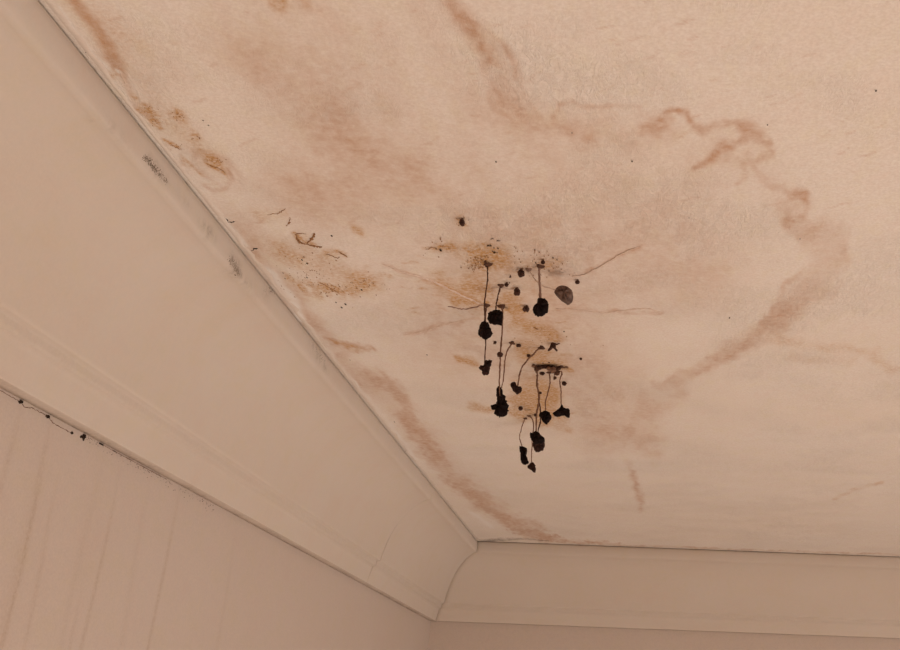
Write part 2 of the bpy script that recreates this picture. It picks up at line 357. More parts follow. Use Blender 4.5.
# pale chipped paint next to the cornice
stroke(PALE, [(60, 8, 5), (72, 28, 7), (90, 52, 6), (108, 70, 5)], .55, 4, 4); stroke(PALE, [(118, 72, 4)], .7, 2, 2)
stroke(PALE, [(112, 84, 5), (150, 132, 5), (200, 192, 5), (245, 246, 5)], .30, 4, 3); stroke(PALE, [(270, 272, 7), (290, 298, 9), (300, 318, 6)], .55, 4, 3)
stroke(PALE, [(330, 352, 4), (370, 400, 4), (415, 458, 5)], .35, 3, 3); stroke(PALE, [(412, 462, 5)], .5, 2, 2)
stroke(PALE, [(470, 512, 5), (490, 526, 6)], .35, 4, 3)

Zc = CEIL + (fbm(GX * 1.5, GY * 1.5, 2) - .5) * 0.004 + 0.0
# far part of the ceiling: coarse plates around the fine field, same object
co = np.stack([GX, GY, Zc], -1).reshape(-1, 3)
x0, x1, y0, y1 = xs[0], xs[-1], ys[0], ys[-1]; X0, X1, Y0, Y1 = XW - .05, 3.2, -1.2, YW + .05
ev = []; ef = []
def plate(a, b, c, d):
    k = len(co) + len(ev)
    ev.extend([(a, c, CEIL), (b, c, CEIL), (b, d, CEIL), (a, d, CEIL)]); ef.append((k, k + 1, k + 2, k + 3))
plate(X0, x0, Y0, Y1); plate(x1, X1, Y0, Y1); plate(x0, x1, Y0, y0); plate(x0, x1, y1, Y1)
Zr = Zc.copy(); fade = np.minimum(np.minimum(sstep(x0 + .05, x0 + .15, GX), 1 - sstep(x1 - .1, x1, GX)), np.minimum(sstep(y0, y0 + .03, GY), 1 - sstep(y1 - .2, y1 - .10, GY)))
co[:, 2] = (CEIL + (Zc - CEIL) * fade).ravel()
cols = LAY.reshape(4, -1).T.copy()
grid_obj('ceiling', co, NX, NY, M_CEIL, 'structure', None, True, cols, (np.array(ev), np.array(ef)))

# ------------------------------------------------------------------ walls and floor
def wall_grid(name, A, B, nu, nv, z0, z1, mat, cols=None):
    """vertical wall from plan point A to B"""
    s = np.linspace(0, 1, nu)[:, None]; z = np.linspace(z0, z1, nv)[None, :]
    X = A[0] + (B[0] - A[0]) * s + 0 * z; Y = A[1] + (B[1] - A[1]) * s + 0 * z; Z = z + 0 * s
    return grid_obj(name, np.stack([X, Y, Z], -1).reshape(-1, 3), nu, nv, mat, 'structure', None, True, cols)
ny_, nz_ = 1700, 60
yy = np.linspace(-1.2, YW, ny_)[:, None]; zz = np.linspace(0, CEIL, nz_)[None, :]
wl = np.zeros((4, ny_, nz_), np.float32)
for (a, b, w, am) in (((47, 430), (9, 624), 2.6, .42), ((58, 480), (47, 534), 2.2, .22), ((114, 473), (97, 594), 2.4, .30), ((84, 590), (71, 646), 2, .26), ((179, 482), (155, 620), 2.4, .32),
                      ((20, 404), (2, 470), 3, .3), ((100, 445), (84, 560), 3.5, .16), ((150, 480), (130, 600), 4, .12), ((235, 520), (220, 640), 3, .12), ((14, 560), (6, 640), 5, .2), ((30, 470), (16, 600), 6, .16)):
    A, B = on_leftwall(*a), on_leftwall(*b)
    yc = .5 * (A[1] + B[1]); sc = mpp(A) * 1.6
    d = np.abs(yy - yc + .004 * np.sin(zz * 23 + yc * 40)) / (w * sc)
    top = sstep(A[2] + .02, A[2] - .06, zz); bot = sstep(B[2] - .25, B[2] - .02, zz)
    g = np.exp(-d * d) * top * bot * (.5 + .9 * fbm(zz * 9 + yc * 7, yy * 30, 3))
    wl[1] = np.maximum(wl[1], .45 * am * g); wl[2] = np.maximum(wl[2], .45 * am * g)
wl[1] = np.maximum(wl[1], .10 * sstep(.4, .75, fbm(yy * 9 + 0 * zz, zz * 1.2 + 0 * yy, 3)) * sstep(1.2, .8, yy))
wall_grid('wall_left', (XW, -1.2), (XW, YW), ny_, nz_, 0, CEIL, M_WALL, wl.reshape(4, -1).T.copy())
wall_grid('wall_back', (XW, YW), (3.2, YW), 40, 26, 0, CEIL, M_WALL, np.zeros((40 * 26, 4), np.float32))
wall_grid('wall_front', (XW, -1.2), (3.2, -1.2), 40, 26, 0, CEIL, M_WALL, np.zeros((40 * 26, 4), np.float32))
def floor_mat():
    t = NT('floor_carpet'); v = t.obj()
    t.put(t.b.inputs['Base Color'], t.mix(t.noise(300, v, 3), rgb(.42, .33, .25), rgb(.55, .45, .35)))
    t.b.inputs['Roughness'].default_value = .95; return t.m
o = obj('floor', [(XW, -1.2, 0), (3.2, -1.2, 0), (3.2, YW, 0), (XW, YW, 0)], [(0, 1, 2, 3)], floor_mat()); o['kind'] = 'structure'

# ------------------------------------------------------------------ cornice
def profile():
    p = [(0.0, 0.0014), (0.1085, 0.0010)]
    p += [(0.1105, 0.0028), (0.1108, 0.010), (0.1106, 0.017), (0.1100, 0.0235), (0.1085, 0.0262), (0.1045, 0.0272)]
    a, b, c = np.array((.1030, .0275)), np.array((.052, .050)), np.array((.0330, .1340))
    for t in np.linspace(0, 1, 25): p.append(tuple((1 - t) ** 2 * a + 2 * t * (1 - t) * b + t * t * c))
    p += [(.0325, .1362), (.0310, .1376), (.0270, .1380), (.0262, .1395), (.0260, .1440), (.0252, .1462), (.0225, .1472), (.0208, .1480)]
    for t in np.linspace(0, 1, 7)[1:]: p.append((.0208 - .0068 * t, .148 + .0262 * t))
    p += [(.0139, .1750), (.0136, .1757), (.0130, .1759), (.0125, .1760), (.006, .1761), (.0, .1762)]
    return np.array(p)
PR = profile(); NP = len(PR)
def cornice_hit(px, py):
    """where the photo point lies on the cornice surface (profile swept along y)"""
    d = ray(px, py); best = None
    for j in range(2, NP - 2):
        (u0, v0), (u1, v1) = PR[j], PR[j + 1]
        ax, az = XW + u0 - CAM[0], CEIL - v0 - CAM[2]; bx, bz = XW + u1 - CAM[0], CEIL - v1 - CAM[2]
        # (a + t(b-a)) parallel to (d_x, d_z)
        den = (bx - ax) * d[2] - (bz - az) * d[0]
        if abs(den) < 1e-9: continue
        t = -(ax * d[2] - az * d[0]) / den
        if 0 <= t <= 1:
            s = (ax + t * (bx - ax)) / d[0]
            if s > 0 and (best is None or s < best[0]):
                tg = np.array([bx - ax, 0, bz - az]); tg /= np.linalg.norm(tg)
                best = (s, CAM + d * s, tg)
    if best is None: return cornice_hit(px - 1, py + .6)      # above the lip: step down onto it
    s, P, tg = best; n = np.cross(tg, (0, 1.0, 0)); n /= np.linalg.norm(n)
    if n @ (CAM - P) < 0: n = -n
    return P, n, tg
MOULD = []
for (x, y, along, across, amt) in ((149, 162, 6, 2.2, .8), (155, 170, 6, 2.6, .9), (161, 177, 6, 2.4, .9), (166, 182, 4, 1.5, .7), (203, 226, 7, 3, .4), (208, 233, 7, 3.4, .6), (213, 239, 6, 2.5, .4), (232, 261, 5, 3, .8), (236, 268, 6, 3.6, 1.), (239, 274, 5, 2.5, .7), (244, 282, 6, 2, .3),
                                   (266, 293, 6, 3, .3), (271, 290, 4, 2, .3), (312, 347, 7, 2.5, .35), (318, 356, 7, 3, .5), (325, 366, 6, 2.5, .4), (90, 122, 4, 2, .25), (115, 132, 16, 3, .2), (186, 206, 6, 2, .35), (178, 196, 5, 1.5, .3), (250, 288, 10, 4, .15)):
    P, n, tg = cornice_hit(x, y); MOULD.append((P, tg, along * mpp(P) * 1.9, across * mpp(P) * 1.5, amt))
def cornice(name, stations, place, mat, cols=None):
    """stations: list of 1-D params; place(u, v, s) -> xyz arrays"""
    M = len(stations)
    U = np.repeat(PR[None, :, 0], M, 0); V = np.repeat(PR[None, :, 1], M, 0); Sx = np.repeat(np.asarray(stations)[:, None], NP, 1)
    n = (fbm(Sx * 5 + 31, V * 20 + U * 20, 3) - .5) * .0016 * sstep(0, .02, U)
    XYZ = place(U + n, V + n * .4, Sx, U)
    co = np.stack(XYZ, -1).reshape(-1, 3)
    ca = None
    if cols is not None: ca = cols(U, V, Sx, co)
    nb = len(co)
    o = grid_obj(name, co, M, NP, mat, 'structure', None, True, ca)
    # close the hidden back and ends
    me = o.data
    import bmesh
    bm = bmesh.new(); bm.from_mesh(me); bm.verts.ensure_lookup_table()
    for k in range(M - 1): bm.faces.new((bm.verts[k * NP], bm.verts[k * NP + NP - 1], bm.verts[(k + 1) * NP + NP - 1], bm.verts[(k + 1) * NP]))
    for k in (0, M - 1): bm.faces.new([bm.verts[k * NP + j] for j in range(NP)])
    bmesh.ops.recalc_face_normals(bm, faces=bm.faces); bm.to_mesh(me); bm.free()
    return o
JOINT = 1.985
def left_place(end):
    def f(U, V, Sx, U0):
        ylim = YW - U0 - .0007 if end == 'mitre' else 9
        return XW + U, np.minimum(Sx, ylim) if end != 'mitre' else Sx * 1.0 + 0 * U, CEIL - V
    return f
def grime_shade(U, V, Sx, co):
    c = np.zeros((len(co), 4), np.float32)
    u, v, s = U.ravel(), V.ravel(), Sx.ravel()
    n = fbm(s * 30, v * 60 + u * 40, 4)
    c[:, 1] = .06 * sstep(.4, .8, n)
    c[:, 2] = sstep(.0132, .0120, u) * sstep(.1755, .1759, v) * (.12 + .22 * sstep(.3, .7, fbm(s * 24, u * 60, 3))) + .05 * sstep(.137, .139, v) * sstep(.150, .146, v)  # underside strip darkened: grime together with painted-in shade
    nn = fbm(s * 160, (v + u) * 420, 4)
    for P, tg, ra, rc, amt in MOULD:
        d = co - P; q = (d[:, 1] / ra) ** 2 + ((d @ tg) / rc) ** 2
        c[:, 2] = np.maximum(c[:, 2], .9 * amt * np.exp(-q) * sstep(.2, .6, nn))
    return c
cornice('trim_1', np.concatenate([np.linspace(-1.2, .5, 120), np.linspace(.502, JOINT - .0006, 1000)]), lambda U, V, Sx, U0: (XW + U, Sx, CEIL - V), M_CORN, grime_shade)
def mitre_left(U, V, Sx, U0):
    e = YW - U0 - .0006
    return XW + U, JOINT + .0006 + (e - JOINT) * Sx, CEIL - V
cornice('trim_2', np.linspace(0, 1, 160), mitre_left, M_CORN, grime_shade)
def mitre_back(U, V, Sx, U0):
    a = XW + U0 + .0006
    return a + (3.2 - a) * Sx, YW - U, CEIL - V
cornice('trim_3', np.linspace(0, 1, 420), mitre_back, M_CORN, grime_shade)

# caulk bead along the ceiling joint (part of each cornice length)
def caulk(parent, P0, P1, nrm, n, amp):
    V = []; Fc = []; K = 7
    P0, P1 = np.array(P0), np.array(P1); L = np.hypot(*(P1 - P0)[:2])
    for i in range(n):
        s = i / (n - 1); c = P0 + (P1 - P0) * s
        w = (.0025 + amp * 1.5 * fbm(np.array(s * L * 45), np.array(3.0), 5) ** 1.5) ; off = (fbm(np.array(s * L * 14), np.array(9.0), 3) - .5) * .0012
        for j in range(K):
            a = j / (K - 1)
            q = c + np.array(nrm) * (-.0005 + off * a + w * a)
            V.append((q[0], q[1], CEIL + .0003 - .0007 * math.sin(math.pi * min(1, a * 1.0)) ))
    for i in range(n - 1):
        for j in range(K - 1): k = i * K + j; Fc.append((k, k + 1, k + K + 1, k + K))
    return obj('caulk_bead', V, Fc, M_CAULK, parent)
T1, T2, T3 = (bpy.data.objects[n] for n in ('trim_1', 'trim_2', 'trim_3'))
caulk(T1, (XW + .1125, -1.2, CEIL), (XW + .1112, JOINT, CEIL), (1, 0, 0), 900, .006)
caulk(T2, (XW + .1112, JOINT, CEIL), (XW + .1112, YW - .1112, CEIL), (1, 0, 0), 240, .005)
caulk(T3, (XW + .1112, YW - .1112, CEIL), (3.2, YW - .1112, CEIL), (0, -1, 0), 500, .002)

# ------------------------------------------------------------------ fungus geometry
def catmull(pts, n, closed):
    pts = np.asarray(pts, float); m = len(pts); out = []
    segs = m if closed else m - 1
    for i in range(segs):
        g = (lambda k: pts[k % m]) if closed else (lambda k: pts[min(max(k, 0), m - 1)])
        p0, p1, p2, p3 = g(i - 1), g(i), g(i + 1), g(i + 2)
        for t in np.arange(n) / n:
            out.append(.5 * (2 * p1 + (p2 - p0) * t + (2 * p0 - 5 * p1 + 4 * p2 - p3) * t * t + (3 * p1 - p0 - 3 * p2 + p3) * t ** 3))
    if not closed: out.append(pts[-1])
    return np.array(out)
def tube(path, rad, org, K=7):
    """path (n,3) world, rad (n,)"""
    path = np.asarray(path, float); V = []; Fc = []
    n = len(path)
    for i in range(n):
        t = path[min(i + 1, n - 1)] - path[max(i - 1, 0)]; t = t / (np.linalg.norm(t) + 1e-12)
        a = np.cross(t, (0, 1, 0.13)); a /= np.linalg.norm(a) + 1e-12; b = np.cross(t, a)
        for k in range(K):
            an = 2 * math.pi * k / K
            V.append(path[i] - org + (a * math.cos(an) + b * math.sin(an)) * rad[i])
    for i in range(n - 1):
        for k in range(K): Fc.append((i * K + k, i * K + (k + 1) % K, (i + 1) * K + (k + 1) % K, (i + 1) * K + k))
    Fc.append(tuple(range(K))[::-1]); Fc.append(tuple((n - 1) * K + k for k in range(K)))
    return V, Fc
def cap_solid(outline, y, org, thick=.5, rag=.35, seed=0, tilt=0.0):
    """a lumpy solid cap whose silhouette is the outline; y = its distance, thick = half depth / half width"""
    r = np.random.RandomState(seed)
    o2 = catmull(outline, 5, True); c = o2.mean(0)
    o2 = o2 + r.randn(*o2.shape) * rag * .75
    N = len(o2)
    hw = np.mean(np.hypot(*(o2 - c).T))
    T = hw * thick
    rings = [0.0, .3, .55, .75, .88, .96, 1.0]
    C3 = on_depth(c[0], c[1], y); sc = mpp(C3)
    O3 = np.array([on_depth(p[0], p[1], y) for p in o2])
    V = []; Fc = []; idx = {}
    def ringpts(t, side):
        h = side * T * sc * math.sqrt(max(0, 1 - t * t))
        out = []
        for k in range(N):
            p = C3 + (O3[k] - C3) * t
            a = 2 * math.pi * k / N
            lump = 1 + .28 * math.sin(3 * a + seed) * t + .22 * math.sin(5 * a + 2.1 * seed + 4 * t)
            out.append(np.array([p[0], p[1] + h * lump + tilt * (p[2] - C3[2]), p[2]]) - org)
        return out
    outer = len(V); V += ringpts(1.0, 1)
    for side in (-1, 1):
        prev = outer
        for t in rings[::-1][1:-1]:
            st = len(V); V += ringpts(t, side)
            for k in range(N):
                q = (prev + k, prev + (k + 1) % N, st + (k + 1) % N, st + k)
                Fc.append(q if side < 0 else q[::-1])
            prev = st
        ce = len(V); V.append(C3 + np.array([0, side * T * sc, 0]) - org)
        for k in range(N):
            q = (prev + k, prev + (k + 1) % N, ce); Fc.append(q if side < 0 else q[::-1])
    return V, Fc
def disc(px, py, rx, ry, mat, parent, org, name='holdfast', h=.5, seed=0):
    """low irregular mound on the ceiling, half sunk in it"""
    r = np.random.RandomState(seed); P = on_ceiling(px, py); sx, sy = ceil_scale(px, py)
    N = 14; V = []; Fc = []
    sy = min(sy, sx * 2.2)
    for t, z in ((1, .0015), (.85, -.25 * h * rx * sx), (.5, -.8 * h * rx * sx)):
        for k in range(N):
            a = 2 * math.pi * k / N; w = t * (1 + .25 * math.sin(3 * a + seed) + .12 * r.randn())
            V.append(np.array([P[0] + math.cos(a) * rx * sx * w, P[1] + math.sin(a) * ry * sy * w, CEIL + z]) - org)
    V.append(np.array([P[0], P[1], CEIL - h * rx * sx]) - org)
    for j in range(2):
        for k in range(N): Fc.append((j * N + k, (j + 1) * N + k, (j + 1) * N + (k + 1) % N, j * N + (k + 1) % N))
    for k in range(N): Fc.append((2 * N + k, 3 * N, 2 * N + (k + 1) % N))
    return obj(name, V, Fc, mat, parent)

GRP = 'mushrooms hanging from the stained ceiling'
def mushroom(base, stem, width, outline, label, mcap=None, mstem=None, hold=(3, 2.4), thick=.55, nodes=(), rag=.35, seed=1, holdmat=None, wob=.6):
    B = on_ceiling(*base); y = B[1]; r = np.random.RandomState(seed)
    root = thing('mushroom', (B[0], B[1], CEIL), label, 'mushroom', GRP); org = np.array([B[0], B[1], CEIL])
    pts = catmull([base] + list(stem), 6, False)
    path = [on_depth(p[0], p[1], y) for p in pts]; path[0] = path[0] + np.array([0, 0, .0015])
    sc = mpp(B); n = len(path)
    for i in range(1, n):
        path[i] = path[i] + np.array([r.randn() * .12, math.sin(i * .7 + seed) * wob, 0]) * sc
    w0, w1 = width
    rad = [sc * .5 * (w0 + (w1 - w0) * i / (n - 1)) * (1 + .16 * r.randn()) * (1 + .8 * math.exp(-i / 1.2)) for i in range(n)]
    V, Fc = tube(path, rad, org); obj('stem', V, Fc, mstem or M_STEMD, root)
    V, Fc = cap_solid(outline, y, org, thick, rag, seed); obj('cap', V, Fc, mcap or M_CAP, root)
    if hold: disc(base[0], base[1], hold[0], hold[1], holdmat or M_STEMD, root, org, 'holdfast', .5, seed)
    for (x, yy_, rr) in nodes:
        a = np.linspace(0, 2 * math.pi, 9)[:-1]
        V, Fc = cap_solid([(x + rr * math.cos(k), yy_ + .85 * rr * math.sin(k)) for k in a], y, org, .8, .3, seed + 5); obj('stem_node', V, Fc, M_PIN, root)
    return root
mushroom((487.5, 264.5), [(487.6, 272), (487.4, 282), (485.6, 294), (484.4, 305), (485, 318), (485, 324)], (1.3, 1.5),
         [(483, 321.5), (488, 323), (490, 327), (491.7, 331), (492.6, 334), (489, 338), (485, 339.6), (480.5, 337), (478, 333.6), (479, 328), (480.3, 324)],
         'black ovate mushroom cap on the long thin stem furthest left in the upper cluster', hold=(4, 3), seed=1)
mushroom((486.8, 305.5), [(485.6, 314), (485.4, 330), (485.6, 345), (485, 356), (484.6, 363)], (1.6, 1.1),
         [(484.5, 361.5), (488, 360), (492, 360.4), (491.6, 364), (490, 367), (489.4, 371), (488.6, 374.6), (483.6, 375), (482.4, 371.5), (479.2, 368.6), (480.2, 366), (484, 365.4)],
         'small ragged black mushroom dangling directly below the ovate cap at the far left', mcap=M_CAPB, hold=(3.2, 2.2), seed=2, rag=.5)
mushroom((501, 286), [(499.6, 290), (497.8, 297), (496.4, 304), (496, 312)], (1.7, 1.6),
         [(492, 311), (497, 309.6), (501, 311), (503, 313), (502.7, 319), (502, 325), (495, 324.6), (489.6, 323), (487.5, 318), (489, 313)],
         'blocky black mushroom cap touching the ovate one, on a short curved stem', hold=(3, 2), seed=3)
mushroom((501.8, 306.5), [(502.6, 314), (502.2, 330), (501, 345), (500.2, 358), (499.8, 372), (499.3, 384), (500, 398)], (1.7, 1.3),
         [(497, 398), (500, 396), (504, 395.4), (505.2, 398), (507, 402), (508.6, 406), (508, 411), (506, 415), (502, 417.2), (497, 416), (494, 413), (495, 410), (491.6, 409), (491, 406.5), (494, 405.6), (496, 403)],
         'large ragged black mushroom cap on the longest stem, which has a dark node', mstem=M_STEM, hold=(4.2, 2.4), nodes=((500.1, 354.6, 3.1),), seed=4, rag=.7)
mushroom((512, 342.5), [(509.5, 347), (506.5, 353), (505, 360), (504.2, 370), (503.2, 380), (501.5, 388)], (1.5, 1.1),
         [(497, 387.5), (499, 386), (501.5, 388), (502.6, 391), (503, 394), (504, 396), (501, 398.6), (497.4, 398), (496, 394)],
         'narrow black mushroom cap stuck on top of the large ragged one', mcap=M_CAP, mstem=M_STEM, hold=(3.4, 2.2), seed=5, rag=.4)
mushroom((541.6, 347.4), [(537.6, 349.8), (533, 354.5), (527.5, 360), (522.5, 366.5), (519.6, 374), (518.6, 381), (517.4, 387)], (1.8, 1.3),
         [(513, 382), (515.2, 382.6), (517, 385.8), (519, 387.4), (521, 387), (522, 390), (520, 393), (517, 394.6), (514, 391.6), (511, 387.4), (510.5, 384)],
         'heart-shaped dark mushroom cap on a stem curving down to the left', mcap=M_CAPB, mstem=M_STEM, hold=(3.6, 2.8), seed=6, holdmat=M_PIN)
mushroom((551.5, 343), [(556.5, 344.6), (560, 342.8), (562.4, 341.8)], (1.7, 1.1),
         [(551, 342), (553, 341.5), (555.4, 343), (556, 347), (557.6, 350.6), (556.6, 351.4), (554.4, 348.6), (551, 348.2), (548.6, 351), (547.6, 350.4), (550, 346)],
         'withered dark mushroom with a thin whisker pointing right, above the dark growth', mcap=M_PIN, hold=None, seed=7, rag=.25, wob=.1)
mushroom((536.6, 367), [(537, 374), (537, 384), (538.8, 394), (538.8, 402), (537, 411), (536.2, 420), (536.4, 434)], (2.3, 1.5),
         [(530, 433.4), (534.6, 431), (539, 433), (544, 438), (544.4, 441), (540, 444), (535, 444), (531.4, 440), (530, 436.6)],
         'black mushroom cap hanging lowest on the thick central stem of the lower cluster', mstem=M_STEM, hold=(4, 2.4), nodes=((540.4, 392.8, 1.5), (535.6, 415, 1.7)), seed=8, rag=.5)
mushroom((538.8, 399), [(540.2, 408), (540.6, 417), (539.6, 425), (538, 431), (538.4, 441)], (1.2, 1.6),
         [(532.4, 443.6), (537, 440), (543, 437.6), (545, 440.6), (544, 448), (542, 451), (537, 452.6), (534.4, 449.4)],
         'brown wrinkled mushroom cap bulging below the black cap on the central stem', mcap=M_CAPB, mstem=M_STEMD, hold=(1.6, 1.2), seed=9, rag=.4)
mushroom((529, 415.6), [(532, 418.6), (533.4, 424), (533, 434), (531.8, 446), (531.5, 457), (531.6, 465)], (1.4, .8),
         [(531.5, 462.5), (534, 463), (535.6, 466.5), (535.6, 472), (534, 472.7), (531, 470), (527.5, 468), (528, 465)],
         'tiny brown mushroom cap hanging lowest of all on a hair-thin stem', mcap=M_CAPB, mstem=M_STEM, hold=(2.4, 1.6), seed=10)
mushroom((525.6, 418), [(523.6, 422), (521.2, 429.5), (519.6, 437), (520.8, 443), (523.2, 449)], (1.1, .8),
         [(519, 447), (523, 446.5), (526.6, 448.4), (527, 453), (526.2, 455.4), (528.6, 461.6), (527.6, 464), (523.6, 464.6), (521, 462), (520.4, 455)],
         'elongated black sausage-shaped mushroom cap at lower left beside the lowest tiny cap', mstem=M_STEM, hold=(2.6, 1.8), seed=11)
mushroom((549, 372), [(550, 378), (549.6, 385), (548, 392.5), (545.8, 400), (545.6, 407), (545.8, 414)], (1.4, 1.1),
         [(539, 414.5), (543.5, 411), (549, 411.7), (551, 415), (551.6, 418), (547.6, 423.8), (545.6, 424.2), (541.6, 419.8)],
         'rounded black mushroom cap on a wavy stem, right of the thick central stem', mstem=M_STEM, hold=(3, 2), seed=12)
mushroom((557.6, 370.6), [(560.6, 371.2), (562, 374), (560, 378.5), (560, 384), (561, 390), (561, 399), (561.4, 408)], (1.4, 1.1),
         [(562, 404.4), (563.6, 407.7), (568.3, 408.4), (569.7, 411), (569.8, 417), (567.7, 417.7), (565, 415.7), (562.3, 415.7), (557.6, 417), (553.6, 415), (553, 413), (557.6, 409.8), (560, 407)],
         'black triangular mushroom cap furthest right in the lower cluster, on a looped stem', mstem=M_STEM, hold=(3, 2), seed=13, rag=.3)
mushroom((540, 266.8), [(539.2, 272), (539.4, 280), (540, 290), (540.6, 303)], (2.3, 2.7),
         [(537.5, 299.5), (541, 298), (546, 299.4), (548.3, 303.5), (548.4, 309), (546, 314), (540, 316.7), (535, 315), (532.8, 310), (534.6, 305.5), (537, 303.5)],
         'round black mushroom cap on a straight pale thick stem', mstem=M_STEMP, hold=(4, 2), seed=14, thick=.8)
mushroom((528.5, 270), [(533, 276.5), (537.5, 282.5), (545, 287), (552, 289), (559, 291)], (1.3, .9),
         [(560.3, 286), (566.3, 286.4), (571, 289.5), (573, 293.5), (572.7, 301), (569, 304.6), (565.7, 303.5), (559.6, 299), (554.5, 293), (555.6, 289.5)],
         'large smooth grey-brown leaning mushroom cap, furthest right of the upper cluster', mcap=M_CAPG, mstem=M_STRAND, hold=(3, 1.5), seed=15, thick=.75, rag=.12, holdmat=M_STEMP)

PGRP = 'round young mushrooms close to the ceiling'
def pin(x, y, rx, ry, label, mat=None, seed=1):
    b = (x + .2, y - ry * .95)
    B = on_ceiling(*b); org = np.array([B[0], B[1], CEIL]); yy_ = B[1]; sc = mpp(B)
    root = thing('young_mushroom', org, label, 'mushroom', PGRP)
    path = [on_depth(b[0] + (x - b[0]) * t, b[1] + (y - b[1]) * t, yy_) for t in np.linspace(0, 1, 5)]; path[0][2] += .0015
    V, Fc = tube(path, [sc * .32 * rx] * 5, org, 8); obj('stem', V, Fc, M_STEM, root)
    r = np.random.RandomState(seed)
    a = np.linspace(0, 2 * math.pi, 13)[:-1]
    V, Fc = cap_solid([(x + rx * math.cos(k) * (1 + .09 * r.randn()), y + ry * math.sin(k) * (1 + .09 * r.randn())) for k in a], yy_, org, .85, .12, seed)
    obj('cap', V, Fc, mat or M_PIN, root)
for x, y, rx, ry, lab in (
    (521.3, 273.4, 3.7, 4.1, 'round brown young mushroom, the largest knob left of the straight pale stem'),
    (517.1, 292, 3.4, 3.9, 'oval brown young mushroom alone between the two groups of upper stems'),
    (526.2, 309.1, 3.4, 3.2, 'brown young mushroom just left of the round black cap'),
    (542.9, 262.2, 2.3, 2.2, 'tiny brown young mushroom above the top of the straight pale stem'),
    (577.3, 282.3, 2.5, 1.9, 'tiny brown young mushroom right above the smooth grey-brown cap'),
    (506.6, 284.8, 2.3, 1.9, 'tiny brown young mushroom beside the foot of the short curved stem'),
    (462, 222.6, 3.0, 3.4, 'lone dark young mushroom on an ochre spot high above the cluster'),
    (518.6, 345.6, 2.7, 1.8, 'small brown young mushroom right of the foot of the narrow cap stem'),
    (495, 342.6, 1.6, 1.5, 'tiny brown young mushroom left of the longest stem'),
    (528.7, 355.8, 2.0, 1.6, 'tiny brown young mushroom against the stem of the heart-shaped cap'),
    (564.2, 383.6, 2.4, 2.4, 'small brown young mushroom right of the looped stem'),
    (542.2, 373.4, 2.8, 1.7, 'flat reddish-brown young mushroom just under the dark crusty growth'),
    (520.6, 408.4, 2.2, 2.1, 'small reddish-brown young mushroom between ragged cap and central stem'),
    (580.8, 358.9, 1.4, 1.3, 'tiny brown young mushroom alone to the right of the lower cluster'),
    (510.4, 276.9, 1.1, 1.0, 'pinhead brown young mushroom left of the largest brown knob')):
    pin(x, y, rx, ry, lab, None, int(x * 7 + y) % 1000)

# dark crust where the lower stems grow out
r = np.random.RandomState(3)
B = on_ceiling(549, 366)
crust = thing('mould_crust', (B[0], B[1], CEIL), 'dark brown crusty growth on the ceiling where the lower stems begin', 'mould')
org = np.array([B[0], B[1], CEIL])
for k, (x, y, a, b) in enumerate(((533.6, 365.4, 2.4, 1.8), (538.4, 366, 4.4, 2.2), (545, 365.6, 4.6, 2.2), (551, 366.4, 4.6, 3), (556, 367, 4, 2.2), (561, 366, 3.6, 1.6), (566, 366.6, 2.6, 1.0), (552.6, 371.6, 3.2, 2.2), (543, 362.8, 1.2, 1), (549, 362.2, 1.3, 1), (555.6, 377, 1.8, 1.2))):
    disc(x, y, a, b, (M_STEMD, M_PIN)[k % 2], crust, org, 'crust_lump', .55, k)

for k, (x, y, a, b) in enumerate(((537, 368.5, 3.6, 3.2), (543.5, 366.6, 3.6, 2.4), (552.5, 369.5, 5.0, 3.8), (556.5, 372.5, 2.8, 3.2), (548, 367, 3, 2.4), (533.4, 365.8, 1.9, 1.7), (558.5, 368.4, 3, 2), (546.4, 362.8, 1.3, 1.2), (551, 363, 1.2, 1), (554.6, 378, 1.5, 1.8))):
    an = np.linspace(0, 2 * math.pi, 11)[:-1]
    V, Fc = cap_solid([(x + a * math.cos(t) * (1 + .2 * r.randn()), y + b * math.sin(t) * (1 + .2 * r.randn())) for t in an], B[1] - .004 * (k % 3), org, .8, .3, 40 + k)
    obj('crust_lump', V, Fc, (M_STEMD, M_PIN, M_STEM)[k % 3], crust)

def flat_strand(name, pts, w, mat, label, cat, group=None, sink=.78):
    """thin cord half sunk in the ceiling"""
    p = catmull(pts, 6, False); path = [on_ceiling(q[0], q[1]) for q in p]
    B = path[0]; org = np.array([B[0], B[1], CEIL]); n = len(path)
    jr = np.random.RandomState(int(pts[-1][0] * 3)); path = [q + np.array([jr.randn() * .35 * mpp(q), jr.randn() * .8 * mpp(q), 0]) for q in path]
    rr = np.random.RandomState(int(pts[0][0]))
    sc = mpp(path[n // 2])
    rad = [sc * w * .5 * (.25 + .75 * math.sin(math.pi * (i + .4) / (n - .2)) ** .6) * (1 + .45 * rr.randn()) for i in range(n)]
    rad = [max(x, .00015) for x in rad]
    for i in range(n): path[i] = path[i] + np.array([0, 0, rad[i] * (1 - 2 * sink) * -1 + 0])
    V, Fc = tube(path, rad, org, 6)
    o = obj(name, V, Fc, mat); o.location = tuple(org)
    return tag(o, label, cat, group)
SG = 'raised threads spreading over the ceiling'
flat_strand('fungal_thread', [(383, 264.5), (398, 271), (412, 275), (426, 279), (446, 288), (462, 296), (476, 302), (484, 305)], 2.4, M_STRAND, 'long pinkish thread on the ceiling running left from the two leftmost stems', 'thread', SG)
flat_strand('fungal_thread', [(404, 335.5), (420, 332), (440, 326), (460, 321), (478, 318)], 2.4, M_STRAND, 'pinkish thread on the ceiling running lower left from the ovate cap', 'thread', SG)
flat_strand('fungal_thread', [(573, 277), (584, 275), (598, 268), (612, 260), (626, 252), (640, 247)], 1.5, M_STRAND, 'pinkish thread on the ceiling rising right beyond the grey-brown cap', 'thread', SG, .88)
